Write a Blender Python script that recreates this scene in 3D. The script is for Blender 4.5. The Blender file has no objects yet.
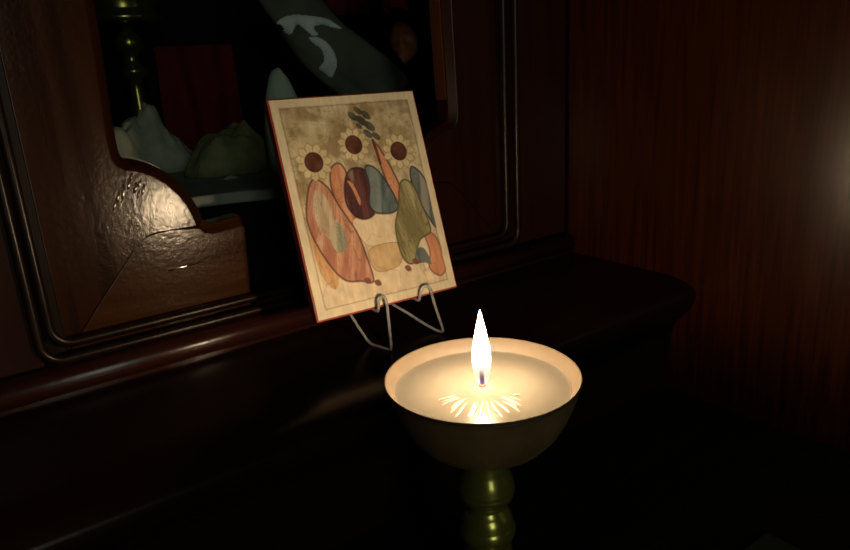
import bpy, bmesh, math, random
import numpy as np
from mathutils import Vector, Matrix

random.seed(4)
scn = bpy.context.scene
col = scn.collection

# ------------------------------------------------------------------ camera
cd = bpy.data.cameras.new('camera')
cam = bpy.data.objects.new('camera', cd)
col.objects.link(cam)
cd.sensor_width = 36.0
cd.lens = 28.8
cd.clip_start = 0.01
RX = Vector((0.80611, -0.58913, -0.05579))     # camera right in the room
RU = Vector((0.21553, 0.20449, 0.95485))       # camera up
RB = Vector((-0.55112, -0.78174, 0.29182))     # behind the camera
cam.matrix_world = Matrix(((RX[0], RU[0], RB[0], 0.0), (RX[1], RU[1], RB[1], 0.0), (RX[2], RU[2], RB[2], 0.314), (0, 0, 0, 1)))
scn.camera = cam

# ------------------------------------------------------------------ world, daylight, exposure
w = bpy.data.worlds.new('dim_room')
scn.world = w
w.use_nodes = True
w.node_tree.nodes['Background'].inputs[0].default_value = (0.6, 0.8, 0.7, 1)
w.node_tree.nodes['Background'].inputs[1].default_value = 0.0006

ld = bpy.data.lights.new('window_daylight', 'AREA')
ld.shape = 'RECTANGLE'
ld.size, ld.size_y = 0.45, 1.0
ld.energy = 4.2
ld.color = (0.92, 1.0, 0.82)
lo = bpy.data.objects.new('window_daylight', ld)
col.objects.link(lo)
lo.location = (-0.32, -1.55, 0.74)
lo.rotation_euler = (Vector((0.27, 0.62, 0.28)) - Vector(lo.location)).to_track_quat('-Z', 'Y').to_euler()

FLAME_POWER = 930.0
scn.view_settings.view_transform = 'Standard'
scn.view_settings.look = 'None'
scn.view_settings.exposure = 0.0
scn.view_settings.gamma = 1.0
scn.view_settings.use_curve_mapping = False
try:
    scn.cycles.use_denoising = True
    scn.cycles.max_bounces = 8
    scn.cycles.sample_clamp_indirect = 3.0
except Exception:
    pass

# ------------------------------------------------------------------ helpers
def link(name, me, m=None, parent=None):
    o = bpy.data.objects.new(name, me)
    col.objects.link(o)
    if m is not None:
        me.materials.append(m)
    if parent is not None:
        o.parent = parent
    return o

def obj(name, bm, m, parent=None, smooth=True, bevel=0.0, seg=2, sub=0):
    me = bpy.data.meshes.new(name)
    bmesh.ops.recalc_face_normals(bm, faces=bm.faces[:])
    bm.to_mesh(me)
    bm.free()
    if smooth:
        for p in me.polygons:
            p.use_smooth = True
    o = link(name, me, m, parent)
    if bevel:
        md = o.modifiers.new('bevel', 'BEVEL')
        md.width = bevel
        md.segments = seg
        md.limit_method = 'ANGLE'
        md.angle_limit = math.radians(35)
        md.harden_normals = True
    if sub:
        md = o.modifiers.new('sub', 'SUBSURF')
        md.levels = md.render_levels = sub
    return o

def tag(o, label=None, cat=None, group=None, kind=None):
    if label: o['label'] = label
    if cat: o['category'] = cat
    if group: o['group'] = group
    if kind: o['kind'] = kind
    return o

def thing(name, label, cat, loc=(0, 0, 0), group=None):
    o = bpy.data.objects.new(name, None)
    o.empty_display_size = 0.02
    col.objects.link(o)
    o.location = loc
    bpy.context.view_layer.update()
    return tag(o, label, cat, group)

def keep(o, root):
    """the mesh was made in room coordinates: shift it into its thing's frame"""
    o.data.transform(Matrix.Translation(-Vector(root.location)))
    return o

def bm_box(x0, x1, y0, y1, z0, z1, bm=None):
    bm = bm or bmesh.new()
    v = [bm.verts.new(p) for p in ((x0, y0, z0), (x1, y0, z0), (x1, y1, z0), (x0, y1, z0), (x0, y0, z1), (x1, y0, z1), (x1, y1, z1), (x0, y1, z1))]
    for f in ((0, 1, 2, 3), (4, 5, 6, 7), (0, 1, 5, 4), (1, 2, 6, 5), (2, 3, 7, 6), (3, 0, 4, 7)):
        bm.faces.new([v[i] for i in f])
    return bm

def bm_lathe(prof, c=(0, 0, 0), n=72, bm=None, cap=True):
    bm = bm or bmesh.new()
    rings = []
    for r, z in prof:
        if r < 1e-6:
            rings.append([bm.verts.new((c[0], c[1], c[2] + z))])
        else:
            rings.append([bm.verts.new((c[0] + r * math.cos(2 * math.pi * k / n), c[1] + r * math.sin(2 * math.pi * k / n), c[2] + z)) for k in range(n)])
    for a, b in zip(rings, rings[1:]):
        for k in range(n):
            k2 = (k + 1) % n
            if len(a) == 1 and len(b) == 1: continue
            if len(a) == 1: bm.faces.new((a[0], b[k], b[k2]))
            elif len(b) == 1: bm.faces.new((a[k], a[k2], b[0]))
            else: bm.faces.new((a[k], a[k2], b[k2], b[k]))
    return bm

def spline(pts, per=8, closed=False):
    pts = [Vector(p) for p in pts]
    n = len(pts)
    out = []
    rng = range(n if closed else n - 1)
    for i in rng:
        if closed:
            p0, p1, p2, p3 = pts[(i - 1) % n], pts[i], pts[(i + 1) % n], pts[(i + 2) % n]
        else:
            p0, p1, p2, p3 = pts[max(i - 1, 0)], pts[i], pts[i + 1], pts[min(i + 2, n - 1)]
        for k in range(per):
            t = k / per
            out.append(0.5 * ((2 * p1) + (p2 - p0) * t + (2 * p0 - 5 * p1 + 4 * p2 - p3) * t * t + (3 * p1 - p0 - 3 * p2 + p3) * t ** 3))
    if not closed:
        out.append(pts[-1])
    return out

def bm_tube(pts, rad, n=10, bm=None, flat=1.0, up=Vector((0, 0, 1))):
    """a closed-ended tube along pts, rad a number or a list; flat squashes it along the second cross axis"""
    bm = bm or bmesh.new()
    pts = [Vector(p) for p in pts]
    m = len(pts)
    rings = []
    for i, p in enumerate(pts):
        t = (pts[min(i + 1, m - 1)] - pts[max(i - 1, 0)]).normalized()
        a = t.cross(up)
        if a.length < 1e-3: a = t.cross(Vector((0, 1, 0)))
        a.normalize()
        b = t.cross(a).normalized()
        r = rad[i] if isinstance(rad, (list, tuple)) else rad
        rings.append([bm.verts.new(p + a * (r * math.cos(2 * math.pi * k / n)) + b * (r * flat * math.sin(2 * math.pi * k / n))) for k in range(n)])
    for a, b in zip(rings, rings[1:]):
        for k in range(n):
            bm.faces.new((a[k], a[(k + 1) % n], b[(k + 1) % n], b[k]))
    bm.faces.new(rings[0][::-1])
    bm.faces.new(rings[-1])
    return bm

def bm_prism(poly, y0, y1, bm=None):
    """poly = (x, z) outline, standing upright between depths y0 and y1"""
    bm = bm or bmesh.new()
    a = [bm.verts.new((x, y0, z)) for x, z in poly]
    b = [bm.verts.new((x, y1, z)) for x, z in poly]
    n = len(poly)
    bm.faces.new(a)
    bm.faces.new(b[::-1])
    for k in range(n):
        bm.faces.new((a[k], a[(k + 1) % n], b[(k + 1) % n], b[k]))
    return bm

def bm_extrude_x(prof, x0, x1, bm=None):
    """prof = (y, z) closed outline, run from x0 to x1"""
    bm = bm or bmesh.new()
    a = [bm.verts.new((x0, y, z)) for y, z in prof]
    b = [bm.verts.new((x1, y, z)) for y, z in prof]
    n = len(prof)
    bm.faces.new(a)
    bm.faces.new(b[::-1])
    for k in range(n):
        bm.faces.new((a[k], a[(k + 1) % n], b[(k + 1) % n], b[k]))
    return bm

# value noise for shaping meshes
_r = np.random.RandomState(7)
_T = _r.rand(32, 32, 32)
def vnoise(x, y, z=0.0):
    x, y, z = np.broadcast_arrays(np.asarray(x, float), np.asarray(y, float), np.asarray(z, float))
    xi, yi, zi = np.floor(x).astype(int), np.floor(y).astype(int), np.floor(z).astype(int)
    fx, fy, fz = x - xi, y - yi, z - zi
    fx, fy, fz = [q * q * (3 - 2 * q) for q in (fx, fy, fz)]
    g = lambda a, b, c: _T[(xi + a) % 32, (yi + b) % 32, (zi + c) % 32]
    l = lambda a, b, t: a + (b - a) * t
    return l(l(l(g(0,0,0), g(1,0,0), fx), l(g(0,1,0), g(1,1,0), fx), fy), l(l(g(0,0,1), g(1,0,1), fx), l(g(0,1,1), g(1,1,1), fx), fy), fz)
def fbm(x, y, z=0.0, o=4):
    s, a, t = 0.0, 1.0, 0.0
    for k in range(o):
        s = s + a * vnoise(np.asarray(x) * 2 ** k + 11.3 * k, np.asarray(y) * 2 ** k + 5.7 * k, np.asarray(z) * 2 ** k + 3.1 * k)
        t += a
        a *= 0.5
    return s / t

# ------------------------------------------------------------------ materials
def mat(name):
    m = bpy.data.materials.new(name)
    m.use_nodes = True
    nt = m.node_tree
    return m, nt, nt.nodes['Principled BSDF']

def plain(name, c, rough=0.6, metal=0.0, spec=0.5, **kw):
    m, nt, b = mat(name)
    b.inputs['Base Color'].default_value = (*c, 1)
    b.inputs['Roughness'].default_value = rough
    b.inputs['Metallic'].default_value = metal
    b.inputs['Specular IOR Level'].default_value = spec
    for k, v in kw.items():
        b.inputs[k.replace('_', ' ')].default_value = v
    return m

def mottled(name, c1, c2, scale=60, rough=0.7, metal=0.0, spec=0.5, bump=0.15, stretch=(1, 1, 1), rr=0.1, bscale=None, bdist=0.001, coat=0.0, coat_rough=0.1):
    m, nt, b = mat(name)
    N, L = nt.nodes.new, nt.links.new
    tc = N('ShaderNodeTexCoord')
    mp = N('ShaderNodeMapping')
    mp.inputs['Scale'].default_value = stretch
    L(tc.outputs['Object'], mp.inputs['Vector'])
    nz = N('ShaderNodeTexNoise')
    nz.inputs['Scale'].default_value = scale
    nz.inputs['Detail'].default_value = 6
    nz.inputs['Roughness'].default_value = 0.6
    L(mp.outputs[0], nz.inputs['Vector'])
    cr = N('ShaderNodeValToRGB')
    cr.color_ramp.elements[0].position = 0.3
    cr.color_ramp.elements[1].position = 0.7
    cr.color_ramp.elements[0].color = (*c1, 1)
    cr.color_ramp.elements[1].color = (*c2, 1)
    L(nz.outputs[0], cr.inputs[0])
    L(cr.outputs[0], b.inputs['Base Color'])
    mr = N('ShaderNodeMapRange')
    mr.inputs['To Min'].default_value = max(rough - rr, 0.02)
    mr.inputs['To Max'].default_value = rough + rr
    L(nz.outputs[0], mr.inputs['Value'])
    L(mr.outputs[0], b.inputs['Roughness'])
    b.inputs['Metallic'].default_value = metal
    b.inputs['Specular IOR Level'].default_value = spec
    b.inputs['Coat Weight'].default_value = coat
    b.inputs['Coat Roughness'].default_value = coat_rough
    if bump:
        n2 = N('ShaderNodeTexNoise')
        n2.inputs['Scale'].default_value = bscale or scale * 3
        n2.inputs['Detail'].default_value = 3
        L(tc.outputs['Object'], n2.inputs['Vector'])
        bp = N('ShaderNodeBump')
        bp.inputs['Strength'].default_value = bump
        bp.inputs['Distance'].default_value = bdist
        L(n2.outputs[0], bp.inputs['Height'])
        L(bp.outputs[0], b.inputs['Normal'])
        L(bp.outputs[0], b.inputs['Coat Normal'])
    return m

ZG, XG = (1.0, 1.0, 0.06), (0.06, 1.0, 1.0)
wood_red = mottled('mahogany_panel', (0.020, 0.0028, 0.0004), (0.062, 0.0122, 0.0016), 300, 0.32, spec=0.42, bump=0.20, stretch=(1, 1, 0.04), rr=0.06, bscale=110, bdist=0.0010)
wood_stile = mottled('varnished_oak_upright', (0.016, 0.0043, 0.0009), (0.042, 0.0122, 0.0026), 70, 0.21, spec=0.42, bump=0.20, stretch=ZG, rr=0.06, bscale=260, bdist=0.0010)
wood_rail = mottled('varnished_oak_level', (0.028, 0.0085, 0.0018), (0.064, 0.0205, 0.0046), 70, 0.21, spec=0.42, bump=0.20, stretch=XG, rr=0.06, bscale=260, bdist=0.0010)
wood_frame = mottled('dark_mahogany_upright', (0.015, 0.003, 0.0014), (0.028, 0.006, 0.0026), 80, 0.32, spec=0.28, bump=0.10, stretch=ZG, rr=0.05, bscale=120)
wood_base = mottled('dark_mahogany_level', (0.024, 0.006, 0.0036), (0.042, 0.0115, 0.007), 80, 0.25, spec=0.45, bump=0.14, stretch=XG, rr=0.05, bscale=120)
wood_bead = mottled('dark_mahogany_bead', (0.008, 0.003, 0.0015), (0.016, 0.006, 0.003), 80, 0.32, spec=0.3, bump=0.12, rr=0.04, bscale=120)
varnish = plain('clear_varnish_run', (0.05, 0.02, 0.008), 0.10, spec=0.7)
wood_ledge = mottled('polished_black_mahogany', (0.008, 0.003, 0.0022), (0.014, 0.005, 0.0034), 60, 0.25, spec=0.22, bump=0.05, stretch=XG, rr=0.04, bscale=200)
wood_table = mottled('matt_black_wood', (0.004, 0.004, 0.003), (0.007, 0.007, 0.005), 60, 0.55, bump=0.05, stretch=XG, spec=0.3)
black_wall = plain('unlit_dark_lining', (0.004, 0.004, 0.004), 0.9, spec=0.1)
brass = mottled('aged_brass', (0.34, 0.31, 0.07), (0.48, 0.44, 0.11), 40, 0.24, metal=0.80, bump=0.06, rr=0.05, bscale=200)
brass_dull = mottled('tarnished_brass_bowl', (0.22, 0.125, 0.050), (0.34, 0.20, 0.085), 50, 0.48, metal=0.5, bump=0.1, rr=0.06, bscale=240)
brass_rim = mottled('waxed_brass_lip', (0.062, 0.043, 0.026), (0.080, 0.056, 0.033), 50, 0.60, bump=0.05, rr=0.05, bscale=200, spec=0.4)
wax = mottled('molten_wax', (0.085, 0.074, 0.058), (0.100, 0.088, 0.070), 60, 0.34, bump=0.02, bscale=150, spec=0.03)
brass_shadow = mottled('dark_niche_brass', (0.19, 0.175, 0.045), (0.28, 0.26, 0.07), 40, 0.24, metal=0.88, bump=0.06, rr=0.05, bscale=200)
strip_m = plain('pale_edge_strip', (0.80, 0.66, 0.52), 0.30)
wood_lining = mottled('orange_brown_lining', (0.055, 0.014, 0.0030), (0.105, 0.032, 0.007), 90, 0.5, bump=0.1, stretch=ZG)
wax_glint = plain('painted_wax_glint', (0.19, 0.17, 0.135), 0.35, spec=0.12)  # paler than the pool: paints the flame's reflection on the wax
wick_m = plain('charred_wick', (0.010, 0.010, 0.014), 0.8)
ember_m = plain('wick_foot', (0.10, 0.03, 0.015), 0.7)
acrylic = mottled('clear_acrylic', (0.80, 0.78, 0.80), (0.92, 0.90, 0.92), 80, 0.16, bump=0.0, rr=0.05)
acrylic.node_tree.nodes['Principled BSDF'].inputs['Transmission Weight'].default_value = 0.72
acrylic.node_tree.nodes['Principled BSDF'].inputs['IOR'].default_value = 1.49
board_m = mottled('red_brown_board_edge', (0.24, 0.030, 0.012), (0.34, 0.048, 0.020), 60, 0.5, bump=0.1)
stone_pale = mottled('grey_green_plaster', (0.20, 0.235, 0.17), (0.34, 0.38, 0.29), 45, 0.8, bump=0.4, bscale=90)
stone_dark = mottled('mossy_stone', (0.085, 0.098, 0.040), (0.190, 0.205, 0.095), 55, 0.85, bump=0.6, bscale=120)
slab_m = mottled('grey_stone_shelf', (0.12, 0.145, 0.115), (0.21, 0.24, 0.20), 40, 0.75, bump=0.4, bscale=110)
cloth_m = mottled('grey_green_cloth', (0.058, 0.062, 0.045), (0.105, 0.112, 0.082), 30, 0.85, bump=0.3, bscale=300)
cloth_pale = mottled('pale_blue_grey_cloth', (0.56, 0.64, 0.60), (0.76, 0.86, 0.82), 60, 0.75, bump=0.3, bscale=300)  # far paler than the fall; the fold's brightness is put into this colour
cloth_white = mottled('pale_green_white_cloth', (0.30, 0.38, 0.28), (0.42, 0.52, 0.40), 30, 0.8, bump=0.2, bscale=200)
red_m = mottled('dark_red_cloth', (0.070, 0.003, 0.004), (0.110, 0.005, 0.006), 30, 0.85, bump=0.3, bscale=300, spec=0.2)
skin_m = mottled('brown_carved_wood', (0.11, 0.052, 0.034), (0.22, 0.105, 0.072), 60, 0.6, bump=0.3, bscale=120)
robe_m = plain('black_robe', (0.012, 0.011, 0.010), 0.8, spec=0.2)
card_m = mottled('olive_card', (0.035, 0.042, 0.012), (0.05, 0.058, 0.018), 50, 0.7, bump=0.1)
crack_m = plain('open_joint', (0.004, 0.002, 0.001), 0.9, spec=0.1)

# flame: dim, bluish and see-through at its foot, dense and bright above (as a candle flame is)
flame_m = bpy.data.materials.new('candle_flame')
flame_m.use_nodes = True
nt = flame_m.node_tree
nt.nodes.clear()
N, L = nt.nodes.new, nt.links.new
tc = N('ShaderNodeTexCoord'); sp = N('ShaderNodeSeparateXYZ')
L(tc.outputs['Generated'], sp.inputs[0])
cr = N('ShaderNodeValToRGB')
e = cr.color_ramp.elements
e[0].position, e[0].color = 0.0, (0.004, 0.004, 0.010, 1)
e[1].position, e[1].color = 1.0, (0.03, 0.023, 0.014, 1)
for p_, c_ in ((0.12, (0.0012, 0.0008, 0.0010, 1)), (0.28, (0.004, 0.003, 0.0022, 1)), (0.36, (0.07, 0.05, 0.028, 1)), (0.46, (0.95, 0.69, 0.41, 1)), (0.62, (1.0, 0.74, 0.45, 1)), (0.78, (0.15, 0.11, 0.068, 1))):
    q = e.new(p_); q.color = c_
L(sp.outputs['Z'], cr.inputs[0])
em = N('ShaderNodeEmission')
em.inputs['Strength'].default_value = FLAME_POWER
L(cr.outputs[0], em.inputs['Color'])
tr = N('ShaderNodeBsdfTransparent')
fr = N('ShaderNodeValToRGB')
q = fr.color_ramp.elements
q[0].position, q[0].color = 0.10, (0.04, 0.04, 0.04, 1)
q[1].position, q[1].color = 0.54, (1, 1, 1, 1)
L(sp.outputs['Z'], fr.inputs[0])
mx = N('ShaderNodeMixShader')
L(fr.outputs[0], mx.inputs[0]); L(tr.outputs[0], mx.inputs[1]); L(em.outputs[0], mx.inputs[2])
out = N('ShaderNodeOutputMaterial')
L(mx.outputs[0], out.inputs['Surface'])

# ------------------------------------------------------------------ the setting
XW = 0.541                                   # the panelled wall on the right
bow = lambda y: 0.0 if y > 0.30 else 0.11 * 0.016 * math.log1p(math.exp((0.246 - y) / 0.016))
wy = [0.4970 - 0.847 * k / 140 for k in range(141)]
pr = [(0.4970, XW + 0.003), (0.4961, XW + 0.0009), (0.4940, XW)] + [(y, XW + bow(y)) for y in wy if y < 0.4935]
bm = bmesh.new()
a = [bm.verts.new((x, y, -0.001)) for y, x in pr]; b = [bm.verts.new((x, y, 0.75)) for y, x in pr]
c_ = [bm.verts.new((x + 0.02, y, -0.001)) for y, x in pr]; d_ = [bm.verts.new((x + 0.02, y, 0.75)) for y, x in pr]
for k in range(len(pr) - 1):
    for q0, q1 in ((a, b), (d_, c_), (c_, a), (b, d_)):
        bm.faces.new((q0[k], q0[k + 1], q1[k + 1], q1[k]))
for k in (0, len(pr) - 1):
    bm.faces.new((a[k], b[k], d_[k], c_[k]))
bmesh.ops.recalc_face_normals(bm, faces=bm.faces[:])
for e1 in bm.edges:
    if len(e1.link_faces) == 2 and e1.calc_face_angle(0) > 0.9: e1.smooth = False
tag(obj('wall_right', bm, wood_red), kind='structure')
tag(obj('wall_back', bm_box(-0.30, 0.90, 0.95, 0.97, -0.001, 0.75), black_wall, smooth=False), kind='structure')
tag(obj('wall_left', bm_box(-0.30, -0.28, 0.535, 0.95, -0.001, 0.75), black_wall, smooth=False), kind='structure')
tag(obj('ceiling', bm_box(-0.30, 0.90, 0.535, 0.97, 0.75, 0.77), black_wall, smooth=False), kind='structure')
tag(obj('floor', bm_box(-0.30, 0.90, -0.80, 0.97, -0.92, -0.90), black_wall, smooth=False), kind='structure')

# lower tabletop
tb = thing('altar_table', 'broad black tabletop that carries the brass lamp, below the polished ledge', 'table', (0.12, 0.1, -0.05))
keep(obj('tabletop', bm_box(-0.28, XW - 0.0005, -0.22, 0.90, -0.045, 0.0), wood_table, tb, bevel=0.004), tb)
keep(obj('table_body', bm_box(-0.26, XW - 0.0005, -0.18, 0.90, -0.90, -0.045), wood_table, tb, smooth=False), tb)

# polished ledge with rounded nose and cove
lg = thing('altar_ledge', 'polished black wooden ledge with rounded nose, under the painted panel on its clear stand', 'ledge', (0.13, 0.40, 0.0))
nose = spline([(0, 0.3780, 0.1140), (0, 0.3680, 0.1136), (0, 0.3560, 0.1122), (0, 0.3460, 0.1095), (0, 0.3392, 0.1055), (0, 0.3372, 0.1000), (0, 0.3394, 0.0921), (0, 0.3440, 0.0840)], 6)
top_prof = [(0.52, 0.1140), (0.3900, 0.1140)] + [(p.y, p.z) for p in nose] + [(0.3470, 0.0800), (0.52, 0.0800)]
keep(obj('ledge_top', bm_extrude_x(top_prof, -0.28, XW - 0.0008), wood_ledge, lg, bevel=0.0006, seg=1), lg)
cove = spline([(0, 0.3475, 0.0800), (0, 0.3500, 0.0760), (0, 0.3550, 0.0711), (0, 0.3590, 0.0628), (0, 0.3600, 0.0560)], 5)
keep(obj('cove_moulding', bm_extrude_x([(p.y, p.z) for p in cove] + [(0.40, 0.056), (0.40, 0.080)], -0.28, XW - 0.0008), wood_ledge, lg), lg)
keep(obj('front_board', bm_extrude_x([(0.3615, 0.056), (0.3660, 0.0002), (0.52, 0.0002), (0.52, 0.080), (0.402, 0.080), (0.402, 0.056)], -0.28, XW - 0.0008), wood_ledge, lg, smooth=False), lg)

# ------------------------------------------------------------------ wooden screen with the cut-out opening
sc = thing('altar_screen', 'varnished wooden screen with a curved cut-out opening, rising from the back of the ledge', 'screen', (0.25, 0.50, 0.114))
ZB = 0.1142
TOP = 0.62
def ring(inset, z_off=0.0):
    """rounded U along the inside of the frame, from the top left down, across and up the right"""
    x0, x1, z0, r = 0.0345 + inset, 0.4655 - inset, 0.1400 + inset + z_off, 0.014
    pts = [(x0, TOP)] + [(x0, z0 + r + (TOP - z0 - r) * (1 - k / 6)) for k in range(1, 6)]
    pts += [(x0 + r - r * math.cos(t), z0 + r - r * math.sin(t)) for t in [k * math.pi / 16 for k in range(9)]]
    pts += [(x0 + r + (x1 - x0 - 2 * r) * k / 8, z0) for k in range(1, 8)]
    pts += [(x1 - r + r * math.sin(t), z0 + r - r * math.cos(t)) for t in [k * math.pi / 16 for k in range(9)]]
    pts += [(x1, z0 + r + (TOP - z0 - r) * k / 6) for k in range(1, 7)]
    return pts
# field of the frame (left and right uprights, level board)
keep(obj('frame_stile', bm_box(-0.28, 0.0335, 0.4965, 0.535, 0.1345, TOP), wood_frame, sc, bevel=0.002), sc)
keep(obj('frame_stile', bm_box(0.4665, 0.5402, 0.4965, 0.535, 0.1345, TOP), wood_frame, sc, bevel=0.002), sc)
# level base moulding: a half-round along the ledge
hr = [(0.535, ZB), (0.4850, ZB)] + [(0.4925 - 0.0095 * math.cos(a), 0.1240 + 0.0095 * math.sin(a)) for a in [math.radians(-65 + 155 * k / 12) for k in range(13)]] + [(0.4960, 0.1340), (0.535, 0.1340)]
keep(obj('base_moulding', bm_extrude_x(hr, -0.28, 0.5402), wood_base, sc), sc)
# two beads running round the inside of the frame
def bead(inset, y, r):
    return bm_tube([(x, y, z) for x, z in ring(inset)], r, 14, up=Vector((0, 1, 0)))
keep(obj('outer_bead', bead(-0.0025, 0.4950, 0.0033), wood_bead, sc), sc)
keep(obj('inner_bead', bead(0.0060, 0.5020, 0.0034), wood_bead, sc), sc)
gr = bm_box(0.0337, 0.0488, 0.507, 0.535, 0.1345, TOP)
keep(obj('frame_rebate', gr, wood_bead, sc, smooth=False), sc)
keep(obj('frame_rebate', bm_box(0.4562, 0.4663, 0.507, 0.535, 0.1345, TOP), wood_bead, sc, smooth=False), sc)

# cut-out panels: upright with an ogee foot, mitred to a level piece
YP, YQ = 0.510, 0.533
edge = [(0.1110, TOP), (0.1108, 0.40), (0.1100, 0.345), (0.1087, 0.305), (0.1079, 0.284)]
ogee = spline([(0.1079, 0.284, 0), (0.1082, 0.2705, 0), (0.1102, 0.2648, 0), (0.1165, 0.2631, 0), (0.1260, 0.2591, 0), (0.1355, 0.2529, 0), (0.1448, 0.2436, 0), (0.1520, 0.2328, 0), (0.1570, 0.2210, 0), (0.1588, 0.2135, 0)], 4)
ogee = [(p.x, p.y) for p in ogee][1:]
mit = [(0.1545, 0.2100), (0.1430, 0.2098), (0.1314, 0.2102), (0.1225, 0.2099), (0.1165, 0.2088), (0.1130, 0.2068), (0.1027, 0.1985), (0.0490, 0.1365)]
blk = [(0.1592, 0.2122), (0.1602, 0.2098), (0.1643, 0.2082), (0.1739, 0.2089), (0.1861, 0.2102), (0.1893, 0.2098), (0.1907, 0.2070), (0.1872, 0.1420), (0.1868, 0.1365)]
gap = 0.0005
def inset(pts, d):
    out = []
    for k in range(len(pts)):
        (x0, z0), (x1, z1) = pts[max(k - 1, 0)], pts[min(k + 1, len(pts) - 1)]
        l = math.hypot(x1 - x0, z1 - z0)
        out.append((pts[k][0] + d * (z1 - z0) / l, pts[k][1] - d * (x1 - x0) / l))
    return out
def front_of(pts, d):
    return [(a[0], pts[0][1]) if k == 0 else a for k, a in enumerate(inset(pts, d))]
CH = 0.0072                                   # a broad chamfer follows the cut edge
run = edge + ogee
stile_out = [(0.0490, TOP)] + run + mit
stile_in = [(0.0490, TOP)] + front_of(run, CH)[:-1] + [(0.1532, 0.2091)] + [(0.1515, 0.2090)] + mit[1:]
seam = [(x, z - gap - (0.0006 if x > 0.115 else 0)) for x, z in mit[:-1]][::-1]
rail_out = seam + [(0.1585, 0.2122)] + blk + [(0.0495, 0.1365)]
rail_in = seam[:-1] + [(0.1512, 0.2078), (0.1528, 0.2078), (0.1545, 0.2062), (0.1570, 0.2030), (0.1640, 0.2012), (0.1739, 0.2018), (0.1858, 0.2030), (0.1880, 0.2024), (0.1894, 0.2000), (0.1868, 0.1420), (0.1865, 0.1365), (0.0495, 0.1365)]
def panel(po, pi, m, mirror=False, name='cut_out_panel'):
    assert len(po) == len(pi), (len(po), len(pi))
    mx = lambda q: [((0.5090 - x) if mirror else x, z) for x, z in q]
    joint = {(round(x, 4), round(z, 3)) for x, z in [((0.5090 - x) if mirror else x, z) for x, z in mit + seam + [(0.1515, 0.2090)]]}
    bmp = bmesh.new()
    rings = [[bmp.verts.new((x, y, z)) for x, z in mx(q)] for q, y in ((pi, YP), (po, YP + 0.0068), (po, YQ))]
    bmp.faces.new(rings[0]); bmp.faces.new(rings[2][::-1])
    n_ = len(po)
    for a, b in zip(rings, rings[1:]):
        for k in range(n_):
            bmp.faces.new((a[k], a[(k + 1) % n_], b[(k + 1) % n_], b[k]))
    bmesh.ops.recalc_face_normals(bmp, faces=bmp.faces[:])
    wl = bmp.edges.layers.float.new('bevel_weight_edge')
    for e1 in bmp.edges:
        a, b = e1.verts
        hard = len(e1.link_faces) == 2 and e1.calc_face_angle(0) > 0.5
        if abs(a.co.y - b.co.y) > 1e-5:
            if hard: e1.smooth = False
            continue
        jt = all((round(v.co.x, 4), round(v.co.z, 3)) in joint for v in (a, b))
        if hard:
            e1[wl] = 0.0 if jt else 1.0
            if jt: e1.smooth = False
    o = obj(name, bmp, m, sc, smooth=True, bevel=0.0010, seg=2)
    o.modifiers['bevel'].limit_method = 'WEIGHT'
    o.modifiers['bevel'].use_clamp_overlap = False
    return keep(o, sc)
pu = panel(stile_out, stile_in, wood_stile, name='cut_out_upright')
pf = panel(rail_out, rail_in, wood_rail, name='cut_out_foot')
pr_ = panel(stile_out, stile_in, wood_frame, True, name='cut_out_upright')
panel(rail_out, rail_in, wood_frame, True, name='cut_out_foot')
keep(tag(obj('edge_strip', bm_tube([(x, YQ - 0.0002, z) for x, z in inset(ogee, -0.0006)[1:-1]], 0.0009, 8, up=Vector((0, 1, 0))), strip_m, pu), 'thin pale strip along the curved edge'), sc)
keep(obj('sill_board', bm_box(0.1868, 0.3222, 0.5045, 0.533, 0.1345, 0.1430), wood_base, sc, bevel=0.002), sc)
jl = [(0.5090 - x, z) for x, z in edge]
keep(tag(obj('jamb_lining', bm_prism([(x - 0.0010, z) for x, z in jl] + [(x - 0.0001, z) for x, z in jl[::-1]], YP + 0.0075, YQ - 0.0005), wood_lining, pr_, smooth=False), 'lighter orange-brown inner edge of the right upright'), sc)
# varnish runs that catch the light on the left upright
rn = bmesh.new()
for x, z, h, r in ((0.1008, 0.2390, 0.0070, 0.0006), (0.1050, 0.2420, 0.0110, 0.0007), (0.1098, 0.2475, 0.0090, 0.0007), (0.1120, 0.2520, 0.0050, 0.0006), (0.1135, 0.2440, 0.0075, 0.0008), (0.1170, 0.2465, 0.0050, 0.0006), (0.1148, 0.2390, 0.0060, 0.0006), (0.1185, 0.2420, 0.0080, 0.0006), (0.0975, 0.2330, 0.0060, 0.0005)):
    bm_tube([(x - 0.0015, YP, z - h / 2), (x - 0.0006, YP, z - h / 6), (x + 0.0004, YP, z + h / 5), (x + 0.0012, YP, z + h / 2)], [r * 0.6, r * 1.8, r * 1.8, r * 0.5], 12, rn, flat=0.2, up=Vector((0, 1, 0)))
keep(tag(obj('varnish_run', rn, varnish, pu), 'thin raised runs of clear varnish'), sc)
rn = bmesh.new()
bm_tube([(0.126, YP, 0.1795), (0.132, YP, 0.1797), (0.139, YP, 0.1801), (0.150, YP, 0.1812)], [0.0003, 0.0010, 0.0010, 0.0003], 12, rn, flat=0.25, up=Vector((0, 1, 0)))
keep(obj('varnish_run', rn, varnish, pf), sc)

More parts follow.
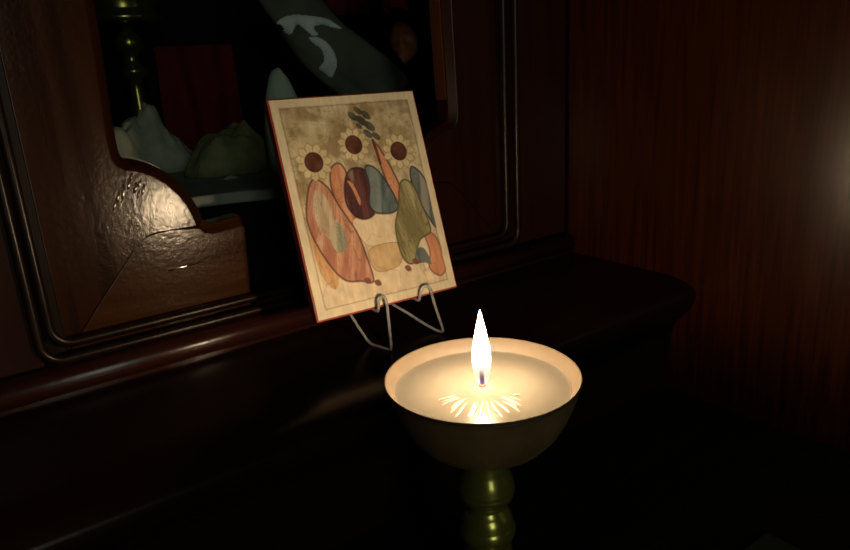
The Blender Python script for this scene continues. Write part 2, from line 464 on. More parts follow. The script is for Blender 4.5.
# ------------------------------------------------------------------ niche behind the opening
SH = 0.222
slab = [(0.02, 0.560), (0.176, 0.566), (0.205, 0.560), (0.235, 0.545), (0.262, 0.541), (0.35, 0.542), (0.60, 0.55), (0.60, 0.94), (0.02, 0.94)]
bm = bmesh.new()
a = [bm.verts.new((x, y, SH)) for x, y in slab]; b = [bm.verts.new((x, y, SH - 0.010)) for x, y in slab]
bm.faces.new(a); bm.faces.new(b[::-1])
for k in range(len(slab)):
    bm.faces.new((a[k], b[k], b[(k + 1) % len(slab)], a[(k + 1) % len(slab)]))
tag(obj('stone_shelf', bm, slab_m, bevel=0.002), 'grey-green stone shelf behind the opening, holding the dim ornaments', 'shelf')
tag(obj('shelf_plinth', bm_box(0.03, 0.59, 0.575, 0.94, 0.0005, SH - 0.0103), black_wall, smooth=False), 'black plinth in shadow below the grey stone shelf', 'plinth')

# brass candlestick in the niche
c = (0.2093, 0.848, SH)
cs = thing('brass_candlestick', 'tall dim brass candlestick inside the niche at the upper left, wide drip pan', 'candlestick', c)
st = [(0.0, 0.0), (0.030, 0.0), (0.030, 0.004), (0.026, 0.010), (0.016, 0.030), (0.010, 0.055), (0.0068, 0.072), (0.0060, 0.082), (0.0072, 0.090), (0.0125, 0.096), (0.0130, 0.100), (0.0080, 0.105), (0.0062, 0.110), (0.0068, 0.116), (0.0120, 0.121), (0.0135, 0.127), (0.0115, 0.133), (0.0065, 0.138), (0.0070, 0.1455), (0.0, 0.1455)]
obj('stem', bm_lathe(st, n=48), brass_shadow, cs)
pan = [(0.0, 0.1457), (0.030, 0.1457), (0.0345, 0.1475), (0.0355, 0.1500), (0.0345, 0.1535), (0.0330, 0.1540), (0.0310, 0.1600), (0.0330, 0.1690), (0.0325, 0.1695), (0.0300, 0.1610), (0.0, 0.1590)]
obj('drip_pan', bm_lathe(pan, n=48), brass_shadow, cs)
cs.scale = (1.15, 1.15, 1.075)

def lump(name, label, cat, poly, c, dx, dy, h, m, nx=40, seed=0.0, amp=0.25, freq=40.0, power=0.75):
    """a rounded mound standing on the shelf: width dx, depth dy, height given by a profile across it"""
    bm = bmesh.new()
    g = []
    for j in range(nx + 1):
        row = []
        for i in range(nx + 1):
            u, v = i / nx * 2 - 1, j / nx * 2 - 1
            k = max(abs(u), abs(v)); q = math.hypot(u, v)
            if q > 1e-6: u, v = u * k / q, v * k / q            # square to disc
            r = math.hypot(u, v)
            hp = np.interp(u, [p[0] for p in poly], [p[1] for p in poly])
            x, y = c[0] + u * dx, c[1] + v * dy
            nn = float(fbm(x * freq + seed, y * freq, seed, 4)) - 0.5
            zz = h * hp * max(0.0, 1 - r ** 2.6) ** power * (1 + amp * 2.0 * nn)
            x += 0.10 * dx * r * (float(fbm(u * 2 + seed + 5, v * 2, 1.0, 3)) - 0.5) * 2
            row.append(bm.verts.new((x, y, c[2] + zz)))
        g.append(row)
    for j in range(nx):
        for i in range(nx):
            bm.faces.new((g[j][i], g[j][i + 1], g[j + 1][i + 1], g[j + 1][i]))
    rim = [g[0][i] for i in range(nx + 1)] + [g[j][nx] for j in range(1, nx + 1)] + [g[nx][i] for i in range(nx - 1, -1, -1)] + [g[j][0] for j in range(nx - 1, 0, -1)]
    try: bm.faces.new(rim[::-1])
    except Exception: pass
    return tag(obj(name, bm, m), label, cat)

lump('crumpled_cloth', 'pale grey-green crumpled cloth heaped round the foot of the niche candlestick', 'cloth',
     [(-1, 0.35), (-0.6, 0.80), (-0.35, 1.0), (0.0, 0.95), (0.3, 0.75), (0.65, 0.50), (1, 0.3)], (0.1960, 0.775, SH + 0.0004), 0.0575, 0.034, 0.068, stone_pale, seed=2.0, amp=0.42, freq=60)
lump('stone', 'rough mossy green stone beside the crumpled cloth in the niche', 'stone',
     [(-1, 0.45), (-0.6, 0.8), (-0.2, 0.82), (0.35, 1.0), (0.7, 0.75), (1, 0.5)], (0.2530, 0.692, SH + 0.0004), 0.0495, 0.036, 0.047, stone_dark, seed=9.0, amp=0.32, freq=55, power=0.5)
lump('stone_block', 'small pale stone block low at the left edge of the niche, before the crumpled cloth', 'stone', [(-1, 0.95), (0, 1.0), (1, 0.9)], (0.1480, 0.700, SH + 0.0004), 0.0160, 0.016, 0.056, stone_pale, nx=24, seed=6.0, amp=0.08, power=0.3)
lump('pebble', 'small flat pebble at the front of the niche shelf', 'pebble',
     [(-1, 0.8), (0, 1), (1, 0.8)], (0.2290, 0.6380, SH + 0.0004), 0.0072, 0.0036, 0.0034, slab_m, nx=14, amp=0.1)
lump('cloth_mound', 'rounded pale cloth mound just above the top left corner of the painted panel', 'cloth',
     [(-1, 0.9), (-0.4, 0.98), (0, 1.0), (0.4, 0.9), (1, 0.75)], (0.297, 0.650, SH + 0.0004), 0.0225, 0.020, 0.096, cloth_white, nx=30, seed=4.0, amp=0.06, power=0.42)

# great fold of cloth falling across the niche
dr = thing('draped_cloth', 'long grey-green cloth falling diagonally behind the top of the painted panel', 'cloth', (0.42, 0.72, SH))
path = spline([(0.3312, 0.735, 0.4372), (0.3518, 0.722, 0.3915), (0.3809, 0.71, 0.3491), (0.4083, 0.702, 0.3243), (0.448, 0.695, 0.2888), (0.4620, 0.6720, 0.2330)], 8)
bm = bmesh.new()
n = 28
rings = []
for i, p in enumerate(path):
    t = (path[min(i + 1, len(path) - 1)] - path[max(i - 1, 0)]).normalized()
    a = t.cross(Vector((0, -1, 0))).normalized()
    b_ = Vector((0, -1, 0))
    s = i / (len(path) - 1)
    R = 0.030 + 0.006 * s
    row = []
    for k in range(n):
        ang = 2 * math.pi * k / n
        rr = R * (1 + 0.10 * math.sin(3 * ang + 4 * s) + 0.06 * math.sin(5 * ang - 7 * s))
        q = p + a * (rr * math.cos(ang)) + b_ * (0.55 * rr * math.sin(ang))
        q.z = max(q.z, SH + 0.0005)
        row.append(bm.verts.new(q))
    rings.append(row)
for r0, r1 in zip(rings, rings[1:]):
    for k in range(n):
        bm.faces.new((r0[k], r0[(k + 1) % n], r1[(k + 1) % n], r1[k]))
bm.faces.new(rings[0][::-1]); bm.faces.new(rings[-1])
from mathutils.bvhtree import BVHTree
bmesh.ops.subdivide_edges(bm, edges=bm.edges[:], cuts=1, use_grid_fill=True)
fall_tree = BVHTree.FromBMesh(bm)
fall = keep(obj('cloth_fall', bm, cloth_m, dr), dr)
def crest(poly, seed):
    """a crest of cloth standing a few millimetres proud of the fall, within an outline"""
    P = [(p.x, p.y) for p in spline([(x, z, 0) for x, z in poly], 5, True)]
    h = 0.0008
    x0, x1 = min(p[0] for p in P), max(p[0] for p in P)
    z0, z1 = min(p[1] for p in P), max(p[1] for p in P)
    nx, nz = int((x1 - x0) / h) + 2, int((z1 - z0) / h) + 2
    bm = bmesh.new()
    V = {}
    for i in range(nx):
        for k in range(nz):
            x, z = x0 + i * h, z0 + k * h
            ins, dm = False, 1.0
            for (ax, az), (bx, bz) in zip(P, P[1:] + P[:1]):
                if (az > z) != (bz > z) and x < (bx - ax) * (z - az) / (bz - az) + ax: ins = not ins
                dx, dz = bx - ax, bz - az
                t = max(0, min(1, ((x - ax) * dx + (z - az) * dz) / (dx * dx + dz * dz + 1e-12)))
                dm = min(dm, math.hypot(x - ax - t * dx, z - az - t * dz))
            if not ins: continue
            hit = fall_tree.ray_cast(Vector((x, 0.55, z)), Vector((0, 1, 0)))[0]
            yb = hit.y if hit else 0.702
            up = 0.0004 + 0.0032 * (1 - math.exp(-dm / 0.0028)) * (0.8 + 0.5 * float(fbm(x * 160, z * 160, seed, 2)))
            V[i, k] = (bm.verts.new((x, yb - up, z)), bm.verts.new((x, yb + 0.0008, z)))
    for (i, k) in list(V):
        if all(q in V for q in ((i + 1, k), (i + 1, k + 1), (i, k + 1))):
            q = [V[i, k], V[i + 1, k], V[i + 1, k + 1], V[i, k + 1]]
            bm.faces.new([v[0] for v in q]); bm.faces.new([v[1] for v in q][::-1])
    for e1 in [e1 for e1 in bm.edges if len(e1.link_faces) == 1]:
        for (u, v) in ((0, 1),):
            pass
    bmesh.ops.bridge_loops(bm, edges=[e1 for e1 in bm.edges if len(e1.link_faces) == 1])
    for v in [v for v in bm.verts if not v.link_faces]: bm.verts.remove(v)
    return keep(tag(obj('cloth_fold', bm, cloth_pale, fall), 'paler blue-grey fold, its brightness put into the colour'), dr)
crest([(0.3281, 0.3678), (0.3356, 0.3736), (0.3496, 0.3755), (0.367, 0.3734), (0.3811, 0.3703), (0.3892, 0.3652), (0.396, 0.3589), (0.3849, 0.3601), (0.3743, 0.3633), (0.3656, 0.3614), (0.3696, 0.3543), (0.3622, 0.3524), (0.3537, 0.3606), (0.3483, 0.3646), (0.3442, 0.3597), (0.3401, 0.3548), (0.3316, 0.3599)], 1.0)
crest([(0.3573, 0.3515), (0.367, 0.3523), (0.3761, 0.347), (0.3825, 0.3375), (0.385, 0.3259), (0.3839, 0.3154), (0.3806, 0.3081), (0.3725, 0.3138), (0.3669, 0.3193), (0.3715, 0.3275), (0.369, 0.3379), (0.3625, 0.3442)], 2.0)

# dark carved bust deep in the niche
bs = thing('carved_bust', 'dim brown carved head on dark shoulders deep in the niche, left of the right jamb', 'statue', (0.530, 0.774, SH))
bm = bmesh.new()
bmesh.ops.create_uvsphere(bm, u_segments=40, v_segments=30, radius=1.0)
fd = Vector((-0.55, -0.83, 0.0)).normalized(); sd = Vector((0.83, -0.55, 0.0)).normalized()
for v in bm.verts:
    x, y, z = v.co
    wdt = 0.0215 * (1 - 0.22 * max(0, -z) ** 1.2)
    px, py, pz = x * wdt, y * 0.024, z * 0.0285
    if y < 0:                                            # the face looks along -y
        f = -y
        py -= 0.0060 * f * math.exp(-((x / 0.16) ** 2) - ((z + 0.08) / 0.28) ** 2)      # nose
        py += 0.0050 * f * sum(math.exp(-(((x - s * 0.36) / 0.19) ** 2) - ((z - 0.12) / 0.13) ** 2) for s in (-1, 1))   # eye hollows
        py -= 0.0022 * f * math.exp(-((z - 0.30) / 0.10) ** 2)                          # brow
        py += 0.0024 * f * math.exp(-((x / 0.30) ** 2) - ((z + 0.52) / 0.05) ** 2)      # mouth
        py -= 0.0026 * f * math.exp(-((x / 0.30) ** 2) - ((z + 0.80) / 0.14) ** 2)      # chin
    v.co = Vector((0, 0, 0.122)) + sd * px - fd * py + Vector((0, 0, 1)) * pz
obj('head', bm, skin_m, bs)
obj('shoulders', bm_lathe([(0.0, 0.0002), (0.030, 0.0002), (0.034, 0.02), (0.037, 0.055), (0.030, 0.078), (0.013, 0.090), (0.010, 0.100), (0.0, 0.102)], n=40), robe_m, bs)

# red cloths
def cloth_sheet(name, label, x0, x1, y, z0, z1, folds, m):
    bm = bmesh.new()
    nx, nz = 44, 16
    F, B = [], []
    for j in range(nz + 1):
        a, b = [], []
        for i in range(nx + 1):
            u, v = i / nx, j / nz
            yy = y + 0.006 * math.sin(2 * math.pi * folds * u + 0.8 * v) * (1 - 0.4 * v) + 0.003 * math.sin(9 * u + 5 * v)
            x, z = x0 + (x1 - x0) * u, z0 + (z1 - z0) * v
            a.append(bm.verts.new((x, yy, z))); b.append(bm.verts.new((x, yy + 0.003, z)))
        F.append(a); B.append(b)
    for j in range(nz):
        for i in range(nx):
            bm.faces.new((F[j][i], F[j][i + 1], F[j + 1][i + 1], F[j + 1][i]))
            bm.faces.new((B[j][i], B[j + 1][i], B[j + 1][i + 1], B[j][i + 1]))
    for i in range(nx):
        bm.faces.new((F[0][i], B[0][i], B[0][i + 1], F[0][i + 1])); bm.faces.new((F[nz][i], F[nz][i + 1], B[nz][i + 1], B[nz][i]))
    for j in range(nz):
        bm.faces.new((F[j][0], F[j + 1][0], B[j + 1][0], B[j][0])); bm.faces.new((F[j][nx], B[j][nx], B[j + 1][nx], B[j + 1][nx]) if False else (F[j][nx], B[j][nx], B[j + 1][nx], F[j + 1][nx]))
    return tag(obj(name, bm, m), label, 'cloth')
cloth_sheet('red_cloth', 'dark red cloth standing behind the mossy stone in the niche', 0.249, 0.347, 0.895, SH + 0.0005, 0.3565, 2.5, red_m)
cloth_sheet('red_cloth', 'dark red cloth hanging above the carved head in the niche', 0.455, 0.585, 0.830, 0.385, 0.7495, 4, red_m)

# ------------------------------------------------------------------ painted panel
A = Vector((0.9992, -0.0387, -0.0110)); Bv = Vector((0.0227, 0.3153, 0.9487))
Bv = (Bv - A * Bv.dot(A)).normalized()
NV = A.cross(Bv).normalized()                  # towards the viewer
if NV.y > 0: NV = -NV
O = Vector((0.1930, 0.4041, 0.1506))
W, H, T = 0.1177, 0.1553, 0.0080
ic = thing('painted_icon', 'small painted wooden panel with red-brown edges, leaning back on the clear stand', 'icon', tuple(O))
def on(u, v, d=0.0):                           # u right, v up in metres on the panel's front, d towards the viewer; local
    return A * u + Bv * v + NV * d
e_ = 0.0014
bm = bmesh.new()
q = [bm.verts.new(on(u, v, d)) for d in (-0.0004, -T) for u, v in ((-e_, -e_), (W + e_, -e_), (W + e_, H + e_), (-e_, H + e_))]
for f in ((0, 1, 2, 3), (7, 6, 5, 4), (0, 4, 5, 1), (1, 5, 6, 2), (2, 6, 7, 3), (3, 7, 4, 0)):
    bm.faces.new([q[i] for i in f])
obj('board', bm, board_m, ic, bevel=0.0008)

# plain flower-and-leaf painting in the panel's own pigments
NXp, NYp = 250, 330
uu, vv = np.meshgrid(np.linspace(0, 1, NXp), np.linspace(0, 1, NYp))          # v runs down
n1 = fbm(uu * 7, vv * 9, 0.3, 5); n2 = fbm(uu * 22, vv * 26, 4.1, 4); n3 = fbm(uu * 60, vv * 16, 8.0, 3)
pc = np.zeros((NYp, NXp, 3))
g1, g2, g3 = np.array([0.66, 0.56, 0.38]), np.array([0.40, 0.31, 0.165]), np.array([0.17, 0.12, 0.06])
k = np.clip((n1 * 0.6 + n2 * 0.4 - 0.38) * 4.0, 0, 1)[..., None]
pc[:] = g2 * (1 - k) + g1 * k
k = np.clip((0.36 - (n1 * 0.35 + n2 * 0.65)) * 9, 0, 1)[..., None] * 0.8
pc[:] = pc * (1 - k) + g3 * k
st = fbm(uu * 11 + 20, vv * 12 + 4, 2.2, 5)
k = (np.clip((st - 0.53) * 8, 0, 1) * np.clip((0.62 - vv) / 0.1, 0, 1))[..., None] * 0.75
pc[:] = pc * (1 - k) + np.array([0.27, 0.185, 0.085]) * k
k = (np.clip((0.018 - np.abs(st - 0.47)) / 0.014, 0, 1) * np.clip((0.62 - vv) / 0.1, 0, 1))[..., None] * 0.5
pc[:] = pc * (1 - k) + np.array([0.22, 0.145, 0.07]) * k
low = np.clip((vv - 0.55) / 0.2, 0, 1)[..., None]
pc[:] = pc * (1 - low) + (np.array([0.70, 0.55, 0.38]) * (0.72 + 0.5 * n2[..., None])) * low
def outline(pts, per=8):
    s = spline([(x, y, 0) for x, y in pts], per, True)
    return np.array([(p.x, p.y) for p in s])
def inside_dist(poly):
    x, y = uu.ravel(), vv.ravel() * (H / W)
    P = poly * np.array([1, H / W])
    ins = np.zeros(x.shape, bool); dmin = np.full(x.shape, 9.0)
    for (x0, y0), (x1, y1) in zip(P, np.roll(P, -1, 0)):
        cnd = ((y0 > y) != (y1 > y))
        with np.errstate(divide='ignore', invalid='ignore'):
            xi = (x1 - x0) * (y - y0) / (y1 - y0 if y1 != y0 else 1e-9) + x0
        ins ^= cnd & (x < xi)
        dx, dy = x1 - x0, y1 - y0
        t = np.clip(((x - x0) * dx + (y - y0) * dy) / (dx * dx + dy * dy + 1e-12), 0, 1)
        dmin = np.minimum(dmin, np.hypot(x - x0 - t * dx, y - y0 - t * dy))
    return ins.reshape(uu.shape), dmin.reshape(uu.shape)
def paint(pts, ca, cb, line=(0.10, 0.04, 0.025), lw=0.006, streak=True, ang=0.0, soft=0.0035):
    ins, d = inside_dist(outline(pts))
    sdv = np.where(ins, d, -d)
    al = np.clip(sdv / soft + 0.5, 0, 1)[..., None]
    if streak:
        ca_, sa_ = math.cos(ang), math.sin(ang)
        s = fbm((uu * ca_ + vv * sa_) * 26, (-uu * sa_ + vv * ca_) * 5, 3.0 + ang, 4)
    else:
        s = n2
    kk = np.clip((s - 0.33) * 3.2, 0, 1)[..., None]
    colr = np.array(ca) * (1 - kk) + np.array(cb) * kk
    pc[:] = pc * (1 - al) + colr * al
    if streak:
        s2 = fbm((uu * ca_ + vv * sa_) * 15 + 3.0, (-uu * sa_ + vv * ca_) * 3.2, 9.0 + ang, 3)
        for lv in (0.40, 0.50, 0.60):
            fa = np.clip((0.010 - np.abs(s2 - lv)) / 0.008, 0, 1)[..., None] * al * 0.6
            pc[:] = pc * (1 - fa) + np.array(ca) * 0.45 * fa
        fa = np.clip((s2 - 0.60) * 9, 0, 1)[..., None] * al * 0.55
        pc[:] = pc * (1 - fa) + (np.array(cb) * 0.6 + np.array([0.30, 0.26, 0.19])) * fa
    if line is not None:
        la = np.clip((lw - d) / soft + 0.5, 0, 1)[..., None] * 0.85
        pc[:] = pc * (1 - la) + np.array(line) * la
def flower(cx, cy, r, petals, disc):
    pts = []
    for k_ in range(petals * 4):
        a_ = 2 * math.pi * k_ / (petals * 4)
        rr = r * (1 + 0.10 * math.cos(petals * a_))
        pts.append((cx + rr * math.cos(a_), cy + rr * math.sin(a_) * W / H))
    paint(pts, (0.62, 0.50, 0.29), (0.72, 0.60, 0.38), line=(0.36, 0.24, 0.10), lw=0.003, streak=False)
    for k_ in range(petals):
        a_ = 2 * math.pi * (k_ + 0.5) / petals
        paint([(cx + q_ * r * math.cos(a_ + o_), cy + q_ * r * math.sin(a_ + o_) * W / H) for q_, o_ in ((0.62, 0.0), (0.80, 0.05), (0.97, 0.0), (0.80, -0.05))], (0.38, 0.26, 0.12), (0.42, 0.30, 0.14), None, streak=False)
    paint([(cx + disc * math.cos(t_), cy + disc * 1.02 * math.sin(t_) * W / H) for t_ in [2 * math.pi * k_ / 10 for k_ in range(10)]], (0.075, 0.024, 0.014), (0.15, 0.052, 0.030), line=(0.03, 0.01, 0.008), lw=0.004, streak=False)
SAL, SAL2 = (0.50, 0.19, 0.10), (0.64, 0.30, 0.17)
PK1, PK2 = (0.40, 0.155, 0.10), (0.60, 0.33, 0.21)
# salmon ground leaves
paint([(0.30, 0.33), (0.37, 0.32), (0.40, 0.42), (0.38, 0.60), (0.30, 0.55), (0.27, 0.42)], SAL, SAL2)
paint([(0.63, 0.24), (0.68, 0.30), (0.74, 0.44), (0.75, 0.54), (0.70, 0.55), (0.65, 0.40)], SAL, SAL2)
paint([(0.85, 0.70), (0.93, 0.74), (0.96, 0.88), (0.90, 0.93), (0.83, 0.88), (0.86, 0.80)], SAL, SAL2, line=(0.25, 0.10, 0.06))
paint([(0.07, 0.62), (0.14, 0.66), (0.20, 0.78), (0.15, 0.88), (0.08, 0.80)], (0.55, 0.28, 0.12), (0.62, 0.36, 0.17), line=None)
# pale ground across the middle
paint([(0.36, 0.59), (0.52, 0.575), (0.70, 0.585), (0.67, 0.72), (0.55, 0.72), (0.42, 0.71)], (0.66, 0.50, 0.33), (0.74, 0.60, 0.42), line=(0.45, 0.25, 0.14), lw=0.003, streak=False)
paint([(0.43, 0.735), (0.64, 0.73), (0.62, 0.83), (0.45, 0.84)], (0.52, 0.34, 0.17), (0.60, 0.42, 0.23), line=(0.34, 0.20, 0.10), lw=0.003, streak=False)
# tall leaves: blush, plum, blue, slate and olive
paint([(0.15, 0.38), (0.24, 0.41), (0.30, 0.52), (0.37, 0.64), (0.40, 0.76), (0.41, 0.88), (0.33, 0.87), (0.21, 0.84), (0.11, 0.70), (0.07, 0.54)], PK1, PK2, ang=0.35)
paint([(0.17, 0.42), (0.22, 0.46), (0.24, 0.58), (0.20, 0.66), (0.13, 0.58), (0.13, 0.48)], (0.40, 0.30, 0.20), (0.58, 0.46, 0.33), line=None, ang=0.2)
paint([(0.24, 0.58), (0.29, 0.62), (0.28, 0.70), (0.22, 0.72), (0.19, 0.66)], (0.26, 0.25, 0.19), (0.48, 0.40, 0.28), line=None, ang=0.2)
paint([(0.42, 0.35), (0.52, 0.36), (0.55, 0.46), (0.52, 0.57), (0.42, 0.585), (0.35, 0.52), (0.36, 0.42)], (0.060, 0.020, 0.022), (0.13, 0.045, 0.045), line=(0.025, 0.010, 0.010))
paint([(0.385, 0.40), (0.42, 0.42), (0.445, 0.50), (0.43, 0.52), (0.41, 0.45)], SAL, SAL2, line=None)
paint([(0.53, 0.345), (0.60, 0.36), (0.66, 0.44), (0.70, 0.54), (0.66, 0.58), (0.54, 0.57), (0.50, 0.52), (0.53, 0.44)], (0.075, 0.105, 0.115), (0.20, 0.235, 0.235), line=(0.03, 0.03, 0.035), ang=0.3)
paint([(0.86, 0.375), (0.93, 0.42), (0.97, 0.54), (0.955, 0.69), (0.90, 0.62), (0.84, 0.47)], (0.060, 0.085, 0.095), (0.16, 0.19, 0.19), line=(0.03, 0.03, 0.03), ang=0.2)
paint([(0.76, 0.44), (0.84, 0.46), (0.88, 0.58), (0.90, 0.70), (0.80, 0.74), (0.72, 0.84), (0.65, 0.80), (0.645, 0.66), (0.70, 0.56)], (0.19, 0.17, 0.075), (0.40, 0.34, 0.17), line=(0.09, 0.07, 0.03), ang=-0.25)
paint([(0.76, 0.78), (0.82, 0.78), (0.85, 0.86), (0.80, 0.85), (0.74, 0.84)], (0.08, 0.09, 0.09), (0.15, 0.16, 0.15), line=None)
for px_, py_ in ((0.37, 0.875), (0.435, 0.895), (0.67, 0.86), (0.735, 0.835)):
    paint([(px_ - 0.022, py_ - 0.012), (px_ + 0.012, py_ - 0.014), (px_ + 0.024, py_ + 0.012), (px_ - 0.008, py_ + 0.012)], (0.16, 0.05, 0.035), (0.24, 0.09, 0.06), None, streak=False)
# stalks and a sprig
paint([(0.615, 0.225), (0.635, 0.22), (0.645, 0.28), (0.65, 0.34), (0.635, 0.34), (0.625, 0.28)], (0.10, 0.03, 0.02), (0.14, 0.05, 0.03), None, streak=False)
for (x_, y_, r_) in ((0.52, 0.10, 0.030), (0.565, 0.075, 0.026), (0.575, 0.125, 0.036), (0.615, 0.10, 0.030), (0.625, 0.155, 0.036), (0.60, 0.19, 0.030), (0.655, 0.205, 0.028), (0.55, 0.15, 0.020)):
    paint([(x_ + r_ * math.cos(t_), y_ + 0.75 * r_ * math.sin(t_ + 0.5)) for t_ in [2 * math.pi * k_ / 7 for k_ in range(7)]], (0.055, 0.055, 0.040), (0.12, 0.12, 0.085), None, streak=False)
flower(0.195, 0.295, 0.108, 11, 0.058)
flower(0.485, 0.235, 0.100, 11, 0.056)
flower(0.795, 0.290, 0.108, 11, 0.058)
# crackle and the plain border
ck = np.abs(fbm(uu * 6 + 3, vv * 8, 6.0, 3) - 0.5)
ka = np.clip((0.010 - ck) / 0.010, 0, 1)[..., None] * 0.45
pc[:] = pc * (1 - ka) + np.array([0.16, 0.09, 0.04]) * ka
bd = np.minimum(np.minimum(uu, 1 - uu), np.minimum(vv, 1 - vv) * H / W)
bd = bd + 0.006 * (n2 - 0.5)
ka = np.clip((0.052 - bd) / 0.008, 0, 1)[..., None]
pc[:] = pc * (1 - ka) + np.array([0.72, 0.61, 0.43]) * (0.80 + 0.35 * n1[..., None]) * ka
ka = np.clip((0.0055 - np.abs(bd - 0.056)) / 0.004, 0, 1)[..., None] * 0.55
pc[:] = pc * (1 - ka) + np.array([0.20, 0.12, 0.05]) * ka
pc *= (0.86 + 0.28 * n3[..., None])
pc = np.clip(pc, 0.01, 0.85)
verts = [on(float(u_) * W, (1 - float(v_)) * H, 0.0002) for u_, v_ in zip(uu.ravel(), vv.ravel())]
faces = [(j * NXp + i, (j + 1) * NXp + i, (j + 1) * NXp + i + 1, j * NXp + i + 1) for j in range(NYp - 1) for i in range(NXp - 1)]
nb = len(verts)
brd = [i for i in range(NXp)] + [j * NXp + NXp - 1 for j in range(1, NYp)] + [(NYp - 1) * NXp + i for i in range(NXp - 2, -1, -1)] + [j * NXp for j in range(NYp - 2, 0, -1)]
verts += [verts[i] - NV * 0.0005 for i in brd]
faces += [(brd[k_], brd[(k_ + 1) % len(brd)], nb + (k_ + 1) % len(brd), nb + k_) for k_ in range(len(brd))]
me = bpy.data.meshes.new('painting')
me.from_pydata([tuple(v) for v in verts], [], faces)
ca = me.color_attributes.new('pigment', 'FLOAT_COLOR', 'POINT')
flat = np.ones((len(verts), 4), np.float32)
flat[:nb, :3] = pc.reshape(-1, 3)
flat[nb:, :3] = (0.5, 0.35, 0.2)
ca.data.foreach_set('color', flat.ravel())
pm, nt, b = mat('aged_pigment')
at = nt.nodes.new('ShaderNodeAttribute'); at.attribute_name = 'pigment'
nt.links.new(at.outputs['Color'], b.inputs['Base Color'])
b.inputs['Roughness'].default_value = 0.55
b.inputs['Specular IOR Level'].default_value = 0.3
link('painting', me, pm, ic)

# ------------------------------------------------------------------ clear easel
es = thing('clear_easel', 'clear plastic display stand holding up the painted panel', 'stand', (0.268, 0.41, 0.114))
zl = 0.1154
def strip(pts, per=7, r=0.0011):
    return bm_tube(spline(pts, per), r, 10, flat=1.0)
left = [(0.2300, 0.4320, 0.1478), (0.2310, 0.4290, 0.1400), (0.2372, 0.4240, 0.1240), (0.2405, 0.4185, zl + 0.0004), (0.2428, 0.4080, zl), (0.2449, 0.3990, zl), (0.2452, 0.3965, zl + 0.003), (0.2447, 0.3960, 0.130), (0.2443, 0.3962, 0.1480), (0.2435, 0.3962, 0.1560), (0.2408, 0.3960, 0.1588), (0.2380, 0.3962, 0.1560), (0.2370, 0.3968, 0.1500), (0.2370, 0.3990, 0.1478), (0.2372, 0.4100, 0.1478)]
right = [(0.2700, 0.4360, 0.1420), (0.2720, 0.4330, 0.1360), (0.2790, 0.4230, 0.1290), (0.2880, 0.4120, 0.1200), (0.2927, 0.4030, zl + 0.0006), (0.2935, 0.3980, zl + 0.001), (0.2930, 0.3960, zl + 0.004), (0.2880, 0.3955, 0.135), (0.2845, 0.3955, 0.1480), (0.2830, 0.3955, 0.1545), (0.2790, 0.3950, 0.1578), (0.2750, 0.3955, 0.1560), (0.2733, 0.3962, 0.1500), (0.2733, 0.3985, 0.1472), (0.2735, 0.4090, 0.1472)]
keep(obj('hooked_leg', strip(left), acrylic, es), es)
keep(obj('hooked_leg', strip(right), acrylic, es), es)
bkp = spline([(0.2300, 0.4320, 0.1478), (0.2420, 0.4370, 0.1520), (0.2580, 0.4375, 0.1500), (0.2700, 0.4360, 0.1420)], 6)
keep(obj('back_strut', bm_tube(bkp, 0.0012, 10), acrylic, es), es)

# ------------------------------------------------------------------ brass bowl on its turned stem
LX, LY = 0.2035, 0.2435
bo = thing('brass_candle_bowl', 'wide brass bowl on a turned stem, holding the lit candle', 'candle holder', (LX, LY, 0.0002))
bowl = [(0.0, 0.1205), (0.0150, 0.1205), (0.0170, 0.1208), (0.0210, 0.1216), (0.0270, 0.1238), (0.0335, 0.1282), (0.0392, 0.1348), (0.0437, 0.1428), (0.0469, 0.1510), (0.0488, 0.1576), (0.0496, 0.1606), (0.0500, 0.1610)]
obj('bowl', bm_lathe(bowl + [(0.0497, 0.1608), (0.0470, 0.1545), (0.0440, 0.1510), (0.0430, 0.1505), (0.0, 0.1505)], n=128), brass_dull, bo)
obj('lip', bm_lathe([(0.0500, 0.1612), (0.05015, 0.1620), (0.0498, 0.1626), (0.0492, 0.1622), (0.0462, 0.1580), (0.0441, 0.1550), (0.0440, 0.1530), (0.0462, 0.1540), (0.0497, 0.1610), (0.0500, 0.1612)], n=128), brass_rim, bo)
tag(bo.children[-1], 'pale wax-smeared inner lip')
obj('stem', bm_lathe([(0.0, 0.0400), (0.0150, 0.0400), (0.0140, 0.0480), (0.0135, 0.0560), (0.0130, 0.0635), (0.0134, 0.0655), (0.0150, 0.0680), (0.0158, 0.0712), (0.0150, 0.0742), (0.0146, 0.0748), (0.0142, 0.0760), (0.0138, 0.0795), (0.0116, 0.0828), (0.0096, 0.0846), (0.0094, 0.0862), (0.0114, 0.0884), (0.0142, 0.0910), (0.0154, 0.0945), (0.0157, 0.0962), (0.0154, 0.0968), (0.0157, 0.0974), (0.0155, 0.0992), (0.0149, 0.1018), (0.0140, 0.1045), (0.0128, 0.1073), (0.0119, 0.1105), (0.0118, 0.1150), (0.0135, 0.1204), (0.0, 0.1204)], n=96), brass, bo)
obj('foot', bm_lathe([(0.0, 0.0), (0.040, 0.0), (0.041, 0.003), (0.0395, 0.006), (0.036, 0.0085), (0.030, 0.012), (0.0235, 0.020), (0.019, 0.030), (0.0165, 0.0398), (0.0, 0.0398)], n=96), brass, bo)

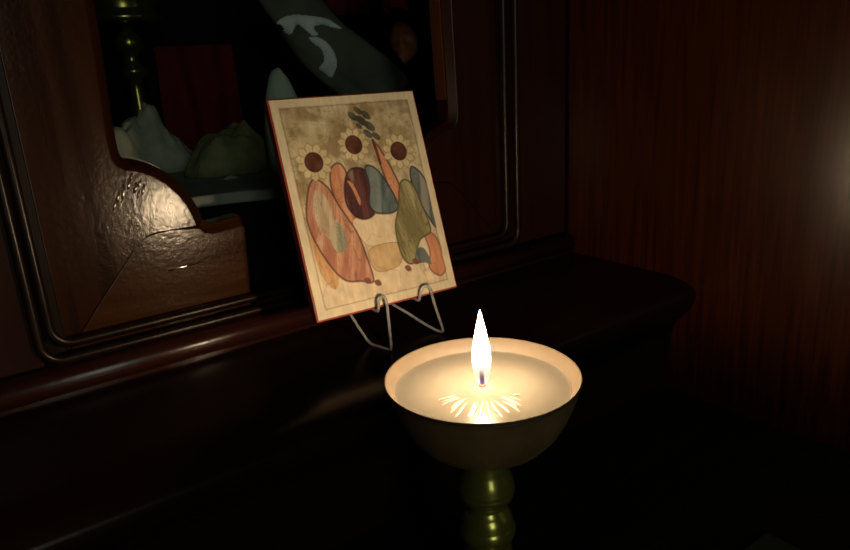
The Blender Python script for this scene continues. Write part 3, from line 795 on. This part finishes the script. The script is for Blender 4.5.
cn = thing('candle', 'lit candle, a pool of cream wax with one tall flame, in the brass bowl', 'candle', (LX, LY, 0.1509))
zw = 0.0050
obj('wax_pool', bm_lathe([(0.0, 0.0), (0.0428, 0.0), (0.0436, 0.0025), (0.0439, 0.0040), (0.0446, zw + 0.0002), (0.0448, zw + 0.00030), (0.0448, zw + 0.00036), (0.0447, zw + 0.00038), (0.0443, zw + 0.00012), (0.0436, zw), (0.0405, zw), (0.030, zw), (0.020, zw - 0.0002), (0.010, zw - 0.0006), (0.006, zw - 0.0004), (0.0032, zw + 0.0006), (0.0, zw + 0.0008)], n=128), wax, cn)
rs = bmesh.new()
toc = math.atan2(-LY, -LX)                    # pale ridges standing in for the flame's rippled reflection, near side of the wick
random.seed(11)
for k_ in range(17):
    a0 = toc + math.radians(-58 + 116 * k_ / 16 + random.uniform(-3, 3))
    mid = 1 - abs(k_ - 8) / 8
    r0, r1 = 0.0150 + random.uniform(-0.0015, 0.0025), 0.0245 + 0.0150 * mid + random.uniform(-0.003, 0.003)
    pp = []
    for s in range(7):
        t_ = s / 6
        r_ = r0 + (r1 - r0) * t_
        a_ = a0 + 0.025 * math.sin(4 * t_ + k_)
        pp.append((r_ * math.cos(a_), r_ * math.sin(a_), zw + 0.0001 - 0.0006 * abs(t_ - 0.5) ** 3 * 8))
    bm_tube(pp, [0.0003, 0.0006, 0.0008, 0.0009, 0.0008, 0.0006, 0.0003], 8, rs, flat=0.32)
tag(obj('flame_glint_streaks', rs, wax_glint, [o for o in cn.children if o.name.startswith('wax_pool')][0]), 'paler streaks of set wax fanned before the wick')
tx, ty = 0.0, 0.0
wk = obj('wick', bm_tube(spline([(0.0001, 0.0, zw + 0.0008), (0.0, 0.0001, zw + 0.006), (-0.0002, 0.0, zw + 0.010), (0.0001, -0.0002, zw + 0.0158)], 5), 0.0012, 12, up=Vector((0, 1, 0))), wick_m, cn)
obj('wick_base', bm_lathe([(0.0, zw - 0.0002), (0.0022, zw + 0.0003), (0.0019, zw + 0.0011), (0.0014, zw + 0.0018), (0.0, zw + 0.0018)], n=24), ember_m, wk)
fp = [(0.0, 0.0), (0.0022, 0.0004), (0.0034, 0.0020), (0.0042, 0.0050), (0.00465, 0.0090), (0.0048, 0.0125), (0.0045, 0.0170), (0.0038, 0.0220), (0.0029, 0.0270), (0.0019, 0.0320), (0.0010, 0.0358), (0.0004, 0.0385), (0.0, 0.0400)]
obj('flame', bm_lathe([(r_, z_ + zw + 0.0022) for r_, z_ in fp], n=40), flame_m, cn)

# ------------------------------------------------------------------ small card on the table
bm = bmesh.new()
ca_ = [(0.4002, 0.1871), (0.3150, 0.1871), (0.3150, 0.0700), (0.4002, 0.0700)]
lo_ = [bm.verts.new((x, y, 0.0004)) for x, y in ca_]; hi_ = [bm.verts.new((x, y, 0.0024)) for x, y in ca_]
bm.faces.new(lo_[::-1]); bm.faces.new(hi_)
for k_ in range(4):
    bm.faces.new((lo_[k_], lo_[(k_ + 1) % 4], hi_[(k_ + 1) % 4], hi_[k_]))
tag(obj('folded_card', bm, card_m, bevel=0.0004), 'olive card lying on the black tabletop at the bottom right', 'card')
